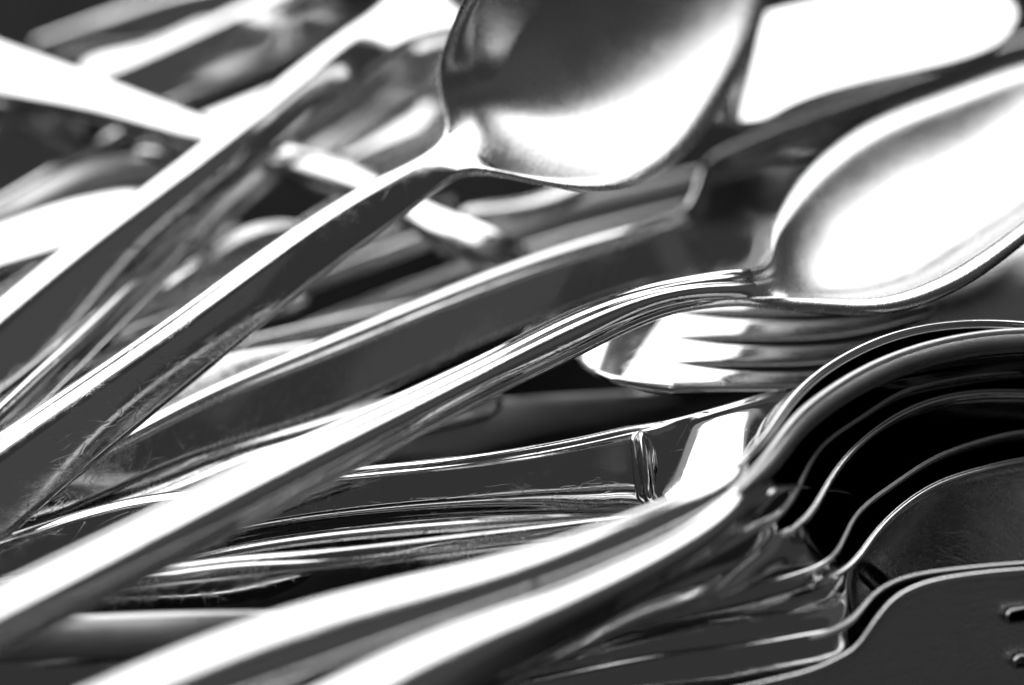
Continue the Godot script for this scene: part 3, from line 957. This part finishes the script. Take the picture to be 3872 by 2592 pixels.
	slotted_turner([53.67,3,59.71], [90.87,16.37,-38.39], [-35.76,77.99,-51.38], [21.53,60.42,76.72],
		[[-56.04,2.31], [-32.06,-4.84], [-22.77,-8.38], [-15.2,-12.81], [-11.18,-18.69], [-7.35,-25.31], [-1.64,-31.32], [12.64,-40.78], [32.54,-49.77], [38.29,-47.63], [42.89,-36.72], [49.35,-15.54], [49.94,-11.44], [48.59,-8.21], [44.58,-5.6], [37.48,-2.69], [30.54,0], [24.74,2.09], [19.75,3.67], [15.4,4.72], [11.67,5.04], [8.68,4.56], [6.34,3.48], [4.85,2.62], [3.32,1.63], [2.02,0.84], [0,0], [-2.67,-0.3], [-5.93,-0.32], [-9.63,0.1], [-14.26,1.04], [-19.54,2.22], [-28.41,4.72], [-39.19,7.77], [-52.58,11.11]],
		[[[26.63,-4.15], [26.26,-4.08], [25.89,-4.11], [25.54,-4.23], [25.23,-4.44], [24.98,-4.72], [24.82,-5.05], [24.75,-5.42], [24.77,-5.79], [24.9,-6.14], [25.1,-6.45], [25.39,-6.7], [25.72,-6.86], [44.45,-13.1], [44.81,-13.18], [45.19,-13.15], [45.54,-13.03], [45.85,-12.82], [46.09,-12.54], [46.25,-12.2], [46.33,-11.83], [46.3,-11.46], [46.18,-11.11], [45.97,-10.8], [45.69,-10.56], [45.35,-10.39]],
		[[25.11,-11.78], [24.78,-11.72], [24.44,-11.74], [24.12,-11.86], [23.85,-12.05], [23.62,-12.3], [23.48,-12.61], [23.42,-12.94], [23.44,-13.28], [23.55,-13.6], [23.74,-13.88], [24,-14.1], [24.3,-14.24], [42.78,-20.31], [43.11,-20.37], [43.44,-20.34], [43.76,-20.23], [44.04,-20.04], [44.26,-19.78], [44.41,-19.48], [44.47,-19.15], [44.45,-18.81], [44.34,-18.49], [44.14,-18.21], [43.89,-17.99], [43.58,-17.85]],
		[[23.6,-19], [23.27,-18.94], [22.93,-18.96], [22.61,-19.07], [22.32,-19.26], [22.1,-19.52], [21.95,-19.83], [21.89,-20.16], [21.91,-20.5], [22.02,-20.82], [22.22,-21.1], [22.47,-21.33], [22.78,-21.47], [41.09,-27.55], [41.42,-27.62], [41.76,-27.59], [42.08,-27.48], [42.36,-27.29], [42.58,-27.03], [42.73,-26.73], [42.8,-26.39], [42.77,-26.05], [42.66,-25.73], [42.47,-25.45], [42.21,-25.23], [41.91,-25.08]],
		[[21.87,-26.17], [21.53,-26.11], [21.19,-26.13], [20.87,-26.24], [20.58,-26.43], [20.36,-26.69], [20.21,-27], [20.14,-27.34], [20.17,-27.68], [20.28,-28], [20.47,-28.28], [20.73,-28.51], [21.04,-28.66], [39.03,-34.68], [39.36,-34.75], [39.71,-34.72], [40.03,-34.61], [40.31,-34.42], [40.54,-34.16], [40.69,-33.86], [40.75,-33.52], [40.73,-33.18], [40.62,-32.85], [40.43,-32.57], [40.17,-32.35], [39.86,-32.19]]],
		[
		[2,3.47,74.49,2.01,2.96,74.5,0.2,1.2],
		[15.37,3.05,71.07,15.38,2.54,71.08,0.2,1.2],
		[26.25,2.44,68.49,26.26,1.93,68.51,0.2,1.2],
		[35.21,1.94,66.37,35.23,1.42,66.39,0.2,1.2],
		[40.42,1.89,64.95,40.46,1.37,64.96,0.2,1.2],
		[44.96,1.91,63.66,45.02,1.39,63.66,0.2,1.2],
		[48.45,2.19,62.46,48.56,1.67,62.45,0.2,1.2],
		[51.39,2.74,61.2,51.54,2.23,61.18,0.2,1.2],
		[53.69,3.41,60.03,53.9,2.91,59.97,0.2,1.2],
		[55.21,4.38,58.84,55.47,3.92,58.74,0.2,1.2],
		[56.1,5.2,57.95,56.39,4.76,57.82,0.2,1.2],
		[57.14,6.22,56.85,57.43,5.79,56.72,0.2,1.2],
		[58.18,7.14,55.83,58.46,6.69,55.72,0.2,1.2],
		[59.95,8.38,54.36,60.17,7.9,54.29,0.2,1.2],
		[62.52,9.25,52.95,62.66,8.74,52.93,0.2,1.2],
		[66.05,9.62,51.67,66.11,9.1,51.68,0.2,1.2],
		[70.39,9.51,50.54,70.41,8.99,50.56,0.2,1.2],
		[75.49,9.1,49.43,75.49,8.58,49.46,0.2,1.2],
		[81.51,8.42,48.28,81.5,7.89,48.31,0.2,1.2],
		[88.78,7.46,47,88.76,6.93,47.02,0.2,1.2],
		[96.3,6.35,45.76,96.23,5.83,45.8,0.2,1.2],
		[100.93,4.95,45.56,100.69,4.49,45.6,0.2,1.2],
		[103.39,2.58,46.74,102.92,2.33,46.68,0.2,1.2],
		[104.34,-0.75,49.09,103.82,-0.91,48.97,0.2,1.2]],
		[[
		[98.89,3.15,48.66,98.9,2.96,48.8,0.1,0.35],
		[95.04,3.51,49.45,95.05,3.32,49.6,0.1,0.35],
		[91.19,3.87,50.25,91.21,3.68,50.4,0.1,0.35],
		[87.34,4.23,51.05,87.36,4.04,51.19,0.1,0.35],
		[83.49,4.59,51.84,83.51,4.4,51.99,0.1,0.35],
		[79.64,4.95,52.64,79.66,4.76,52.79,0.1,0.35],
		[79.28,4.95,52.75,79.35,4.76,52.87,0.1,0.35],
		[78.95,4.87,52.9,79.08,4.69,53.01,0.1,0.35],
		[78.67,4.71,53.1,78.84,4.56,53.17,0.1,0.35],
		[78.46,4.5,53.33,78.67,4.38,53.37,0.1,0.35],
		[78.33,4.23,53.58,78.56,4.16,53.57,0.1,0.35],
		[78.31,3.94,53.81,78.54,3.92,53.77,0.1,0.35],
		[78.37,3.64,54.03,78.6,3.67,53.95,0.1,0.35],
		[78.53,3.35,54.22,78.74,3.4,54.11,0.1,0.35]],
		[
		[99.95,-2.95,53.17,99.96,-3.14,53.31,0.1,0.35],
		[96.16,-2.61,53.96,96.17,-2.8,54.11,0.1,0.35],
		[92.37,-2.27,54.76,92.38,-2.46,54.9,0.1,0.35],
		[88.58,-1.93,55.55,88.59,-2.12,55.7,0.1,0.35],
		[84.79,-1.59,56.35,84.8,-1.78,56.49,0.1,0.35],
		[81,-1.24,57.14,81.01,-1.43,57.29,0.1,0.35],
		[80.67,-1.25,57.24,80.74,-1.44,57.37,0.1,0.35],
		[80.37,-1.33,57.38,80.49,-1.5,57.49,0.1,0.35],
		[80.11,-1.47,57.57,80.29,-1.62,57.63,0.1,0.35],
		[79.92,-1.67,57.77,80.13,-1.78,57.8,0.1,0.35],
		[79.81,-1.91,57.99,80.04,-1.97,57.98,0.1,0.35],
		[79.79,-2.17,58.21,80.02,-2.19,58.16,0.1,0.35],
		[79.85,-2.44,58.41,80.07,-2.42,58.32,0.1,0.35],
		[80,-2.7,58.57,80.21,-2.65,58.47,0.1,0.35]],
		[
		[101.01,-8.87,57.53,101.03,-9.06,57.67,0.1,0.35],
		[97.25,-8.52,58.31,97.27,-8.71,58.45,0.1,0.35],
		[93.49,-8.17,59.09,93.5,-8.36,59.23,0.1,0.35],
		[89.73,-7.82,59.87,89.74,-8.01,60.01,0.1,0.35],
		[85.97,-7.47,60.65,85.98,-7.66,60.8,0.1,0.35],
		[82.2,-7.12,61.43,82.22,-7.31,61.58,0.1,0.35],
		[81.87,-7.13,61.53,81.95,-7.32,61.66,0.1,0.35],
		[81.57,-7.2,61.67,81.7,-7.38,61.77,0.1,0.35],
		[81.31,-7.34,61.86,81.49,-7.49,61.93,0.1,0.35],
		[81.12,-7.54,62.07,81.33,-7.66,62.1,0.1,0.35],
		[81.01,-7.78,62.29,81.24,-7.85,62.28,0.1,0.35],
		[80.98,-8.05,62.5,81.22,-8.07,62.46,0.1,0.35],
		[81.05,-8.33,62.7,81.27,-8.3,62.62,0.1,0.35],
		[81.19,-8.59,62.87,81.4,-8.54,62.77,0.1,0.35]],
		[
		[101.7,-14.75,61.97,101.71,-14.94,62.11,0.1,0.35],
		[98,-14.4,62.73,98.01,-14.59,62.88,0.1,0.35],
		[94.3,-14.05,63.49,94.31,-14.24,63.64,0.1,0.35],
		[90.6,-13.7,64.25,90.61,-13.89,64.4,0.1,0.35],
		[86.9,-13.35,65.02,86.91,-13.54,65.16,0.1,0.35],
		[83.2,-13,65.78,83.21,-13.19,65.93,0.1,0.35],
		[82.86,-13,65.88,82.93,-13.19,66.01,0.1,0.35],
		[82.56,-13.08,66.02,82.68,-13.25,66.12,0.1,0.35],
		[82.3,-13.22,66.21,82.47,-13.37,66.28,0.1,0.35],
		[82.1,-13.42,66.42,82.31,-13.53,66.45,0.1,0.35],
		[81.99,-13.66,66.64,82.22,-13.73,66.63,0.1,0.35],
		[81.96,-13.93,66.86,82.2,-13.95,66.81,0.1,0.35],
		[82.03,-14.21,67.06,82.25,-14.18,66.98,0.1,0.35],
		[82.17,-14.47,67.23,82.38,-14.42,67.13,0.1,0.35]]])
	cutlery("table_fork", "dark handle low in the gap between the upper spoon and the broad handle", "fork", "handles deep inside the heap", [
		[-63.72,-5,-8.27,-63.75,-11,-8.96,0.12,2],
		[-38.65,-4,-18.71,-38.78,-10,-20.04,0.12,2],
		[-14.26,-3,-28.13,-13.63,-9,-30.02,0.12,2],
		[15.21,-2,-39.04,16.26,-7,-40.7,0.12,2]],
		{"ridge": -0.6, "beads": [[0.2, 0.8, 0.1]]}, [["handle", -1, "steel"]], [])
	cutlery("table_fork", "dark thin handle in the gap directly right of the slim handle's rounded end", "fork", "handles deep inside the heap", [
		[-47.55,-9,-21.39,-47.5,-13,-22.31,0.1,2],
		[-23.11,-8,-34.87,-22.87,-13,-36.39,0.1,2],
		[6.89,-7,-48.41,7.51,-12,-50.02,0.1,2],
		[40.04,-7,-60.41,40.95,-11,-61.61,0.1,2]],
		{"ridge": -0.4}, [["handle", -1, "steel"]], [])
	cutlery("table_fork", "grey streak of a handle under the big bowl's lower rim", "fork", "handles deep inside the heap", [
		[-14.75,-5,-44.25,-13.92,-7,-43.25,0.4,2],
		[6.92,-4,-53.85,7.81,-6,-52.55,0.4,2],
		[29.25,-4,-61.68,30.19,-6,-60.61,0.4,2],
		[47.49,-4,-67.21,48.53,-6,-66.81,0.4,2]],
		{"ridge": -0.3}, [["handle", -1, "dull"]], [])
	cutlery("tablespoon", "dull blurred spoon back between the grooved handle and the centre knife", "spoon", "handles deep inside the heap", [
		[-44,-8,16.69,-42.68,-11,17.16,0.8,1.6],
		[-28.88,-6,9.71,-26.7,-10,10.85,0.8,1.6],
		[-13.51,-5,1.61,-10.35,-10,6.66,0.8,1.6],
		[2.32,-6,-3.13,6.31,-10,0.79,0.8,1.6],
		[18.48,-8,-6.12,22.59,-12,-3.78,0.8,1.6],
		[30.73,-9,-7.62,33.38,-13,-6.92,0.8,1.6]],
		{"round_end": 6}, [["bowl", -1, "dull"]], [])
	cutlery("table_fork", "dark handle behind the lowest fork tine near the knife blade", "fork", "handles deep inside the heap", [
		[-1.68,-10,0.79,-0.88,-13,0.77,0.4,2],
		[18.47,-9,-4.84,19.37,-12,-4.33,0.4,2],
		[43.09,-9,-9.87,44.16,-12,-9.91,0.4,2],
		[59.64,-9,-12.13,60.88,-12,-12.74,0.4,2]],
		{"ridge": -0.3}, [["handle", -1, "steel"]], [])
	cutlery("table_knife", "dark handle under the dull lower left handle, seen as thin streaks", "knife", "handles deep inside the heap", [
		[-83.27,-6,52.06,-83.59,-10,54.38,0.5,2],
		[-55.59,-5,44.86,-55.9,-9,46.33,0.5,2],
		[-26.97,-4,40.19,-27.09,-8,42.12,0.5,2],
		[5.8,-3,34.5,5.82,-7,36.92,0.5,2],
		[24.33,-3,31.19,24.39,-7,34.11,0.5,2]],
		{"ridge": -0.5, "beads": [[0.3, 0.5, 0.1]]}, [["handle", -1, "worn"]], [])
	cutlery("table_knife", "dark handle between the knife handle and the dull handle below it", "knife", "handles deep inside the heap", [
		[-70.3,-3,40.97,-70.69,-7,42.43,0.5,2],
		[-41.93,-2,33.43,-42.16,-6,34.91,0.5,2],
		[-12.63,-1,29.98,-12.69,-5,31.46,0.5,2],
		[20.65,0,27.94,20.8,-4,28.45,0.5,2]],
		{"ridge": -0.5, "beads": [[0.3, -0.85, 0.1]]}, [["handle", -1, "steel"]], [])
	cutlery("table_fork", "dark handle beneath the nested spoons at the bottom of the frame", "fork", "handles deep inside the heap", [
		[-19.05,-9,60.18,-18.42,-13,62.48,0.5,2],
		[5.63,-8,53.21,6.38,-12,54.69,0.5,2],
		[23.69,-8,48.4,24.57,-12,49.46,0.5,2],
		[44.33,-8,43.48,45.39,-12,44.1,0.5,2]],
		{"ridge": -0.4}, [["handle", -1, "steel"]], [])
	cutlery("table_fork", "dark thin handle crossing low behind the frosted spoon, towards the slim handle", "fork", "handles deep inside the heap", [
		[-68.86,-6,-15.61,-69.08,-12,-17.57,0.12,2],
		[-55.31,-6,-26.92,-55.29,-12,-28.97,0.12,2],
		[-41.12,-6,-38.23,-40.86,-12,-40.36,0.12,2],
		[-26.27,-6,-49.52,-25.76,-12,-51.73,0.12,2],
		[-10.78,-6,-60.74,-10.01,-12,-63.03,0.12,2]],
		{"ridge": -0.6, "beads": [[0.2, -0.85, 0.1]]}, [["handle", -1, "steel"]], [])
	cutlery("table_fork", "dark thin handle low in the black gap, just above the white worn fork handle", "fork", "handles deep inside the heap", [
		[-56.82,-10,-13.78,-56.98,-16,-16.11,0.12,2],
		[-41.53,-10,-20.57,-41.43,-16,-22.95,0.12,2],
		[-25.81,-10,-27.05,-25.45,-16,-29.5,0.12,2],
		[-9.68,-10,-33.2,-9.06,-16,-35.7,0.12,2],
		[6.81,-10,-39,7.71,-16,-41.55,0.12,2]],
		{"ridge": -0.6, "beads": [[0.2, -0.85, 0.1]]}, [["handle", -1, "steel"]], [])
	cutlery("table_fork", "narrow dark handle low beside the slim handle's dark underside", "fork", "handles deep inside the heap", [
		[-52.49,-9,-37.93,-52.5,-14,-39.95,0.12,2],
		[-43.66,-9,-45.69,-43.54,-14,-47.77,0.12,2],
		[-34.54,-9,-53.15,-34.28,-14,-55.27,0.12,2],
		[-25.14,-9,-60.27,-24.75,-14,-62.44,0.12,2],
		[-15.48,-9,-67.01,-14.96,-14,-69.22,0.12,2]],
		{"ridge": -0.6, "beads": [[0.2, -0.85, 0.1]]}, [["handle", -1, "steel"]], [])
	cutlery("table_fork", "dark handle glimpsed between the two upper spoons, below the white blade", "fork", "handles deep inside the heap", [
		[-49.03,-4,-42.64,-49,-11,-45.68,0.12,2],
		[-40.84,-4,-50.87,-40.64,-11,-54,0.12,2],
		[-32.37,-4,-58.82,-31.99,-11,-62.02,0.12,2],
		[-23.62,-4,-66.44,-23.07,-11,-69.72,0.12,2],
		[-14.62,-4,-73.71,-13.89,-11,-77.05,0.12,2]],
		{"ridge": -0.6, "beads": [[0.2, -0.85, 0.1]]}, [["handle", -1, "steel"]], [])
	cutlery("table_fork", "lowest dark handle under the upper left handles at the far left", "fork", "handles deep inside the heap", [
		[-103.11,-6,-27.4,-103.92,-13,-29.74,0.12,2],
		[-94.82,-6,-37.35,-95.44,-13,-39.78,0.12,2],
		[-86.12,-6,-47.17,-86.56,-13,-49.68,0.12,2],
		[-77.03,-6,-56.82,-77.28,-13,-59.4,0.12,2],
		[-67.55,-6,-66.25,-67.6,-13,-68.9,0.12,2]],
		{"ridge": -0.6, "beads": [[0.2, -0.85, 0.1]]}, [["handle", -1, "steel"]], [])
	cutlery("table_fork", "dark handle under the second spoon's lower side, next to the fan of handles", "fork", "handles deep inside the heap", [
		[-98.31,-3,-5.89,-99.04,-9,-7.85,0.12,2],
		[-87.79,-3,-16.77,-88.32,-9,-18.81,0.12,2],
		[-76.74,-3,-27.65,-77.07,-9,-29.78,0.12,2],
		[-65.15,-3,-38.5,-65.27,-9,-40.7,0.12,2],
		[-53.01,-3,-49.28,-52.92,-9,-51.56,0.12,2]],
		{"ridge": -0.6, "beads": [[0.2, -0.85, 0.1]]}, [["handle", -1, "steel"]], [])
	cutlery("table_fork", "dark handle between the black wedge and the thin fan at the left", "fork", "handles deep inside the heap", [
		[-95.52,-4,9.31,-96.06,-9,7.97,0.12,2],
		[-84.69,-4,2.33,-85.07,-9,0.95,0.12,2],
		[-73.48,-4,-4.42,-73.69,-9,-5.84,0.12,2],
		[-61.9,-4,-10.9,-61.96,-9,-12.36,0.12,2],
		[-49.98,-4,-17.08,-49.87,-9,-18.58,0.12,2]],
		{"ridge": -0.6, "beads": [[0.2, -0.85, 0.1]]}, [["handle", -1, "steel"]], [])


# The front blade of the nest: a flat brushed plate with long slots cut through it and a raised edge.
func slotted_turner(at: Array, ax: Array, ay: Array, an: Array, outline: Array, slots: Array, edge: Array, slot_edges: Array) -> void:
	var base := mm(at, 0)
	var o := thing("slotted_turner", "flat brushed turner with long slots at the lower right corner", "turner", "", base)
	var plate := CSGCombiner3D.new()
	plate.name = "blade"
	plate.transform = Transform3D(Basis(mm(ax, 0).normalized(), mm(ay, 0).normalized(), mm(an, 0).normalized()), Vector3.ZERO)
	o.add_child(plate)
	var n := 0
	for shape in [outline] + slots:
		var c := CSGPolygon3D.new()
		c.name = "outline" if n == 0 else "slot_%03d" % n
		var pts := PackedVector2Array()
		for p in shape:
			pts.append(Vector2(p[0], p[1]) * 0.001)
		c.polygon = pts
		c.mode = CSGPolygon3D.MODE_DEPTH
		c.depth = 0.0013 if n == 0 else 0.006
		c.position.z = 0.0 if n == 0 else 0.002
		c.material = brushed
		if n > 0:
			c.operation = CSGShape3D.OPERATION_SUBTRACTION
		plate.add_child(c)
		n += 1
	var g := sweep(edge, {"round_start": 1.0, "round_end": 1.0, "rows": 160, "power": 2.0, "belly": 0.2})
	part("rim", strip(g, 0, g.rows - 1, base), steel, o)
	for s in slot_edges:
		var ge := sweep(s, {"round_start": 0.4, "round_end": 0.4, "rows": 40, "power": 2.0, "belly": 0.1})
		part("slot_edge", strip(ge, 0, ge.rows - 1, base), steel, o)
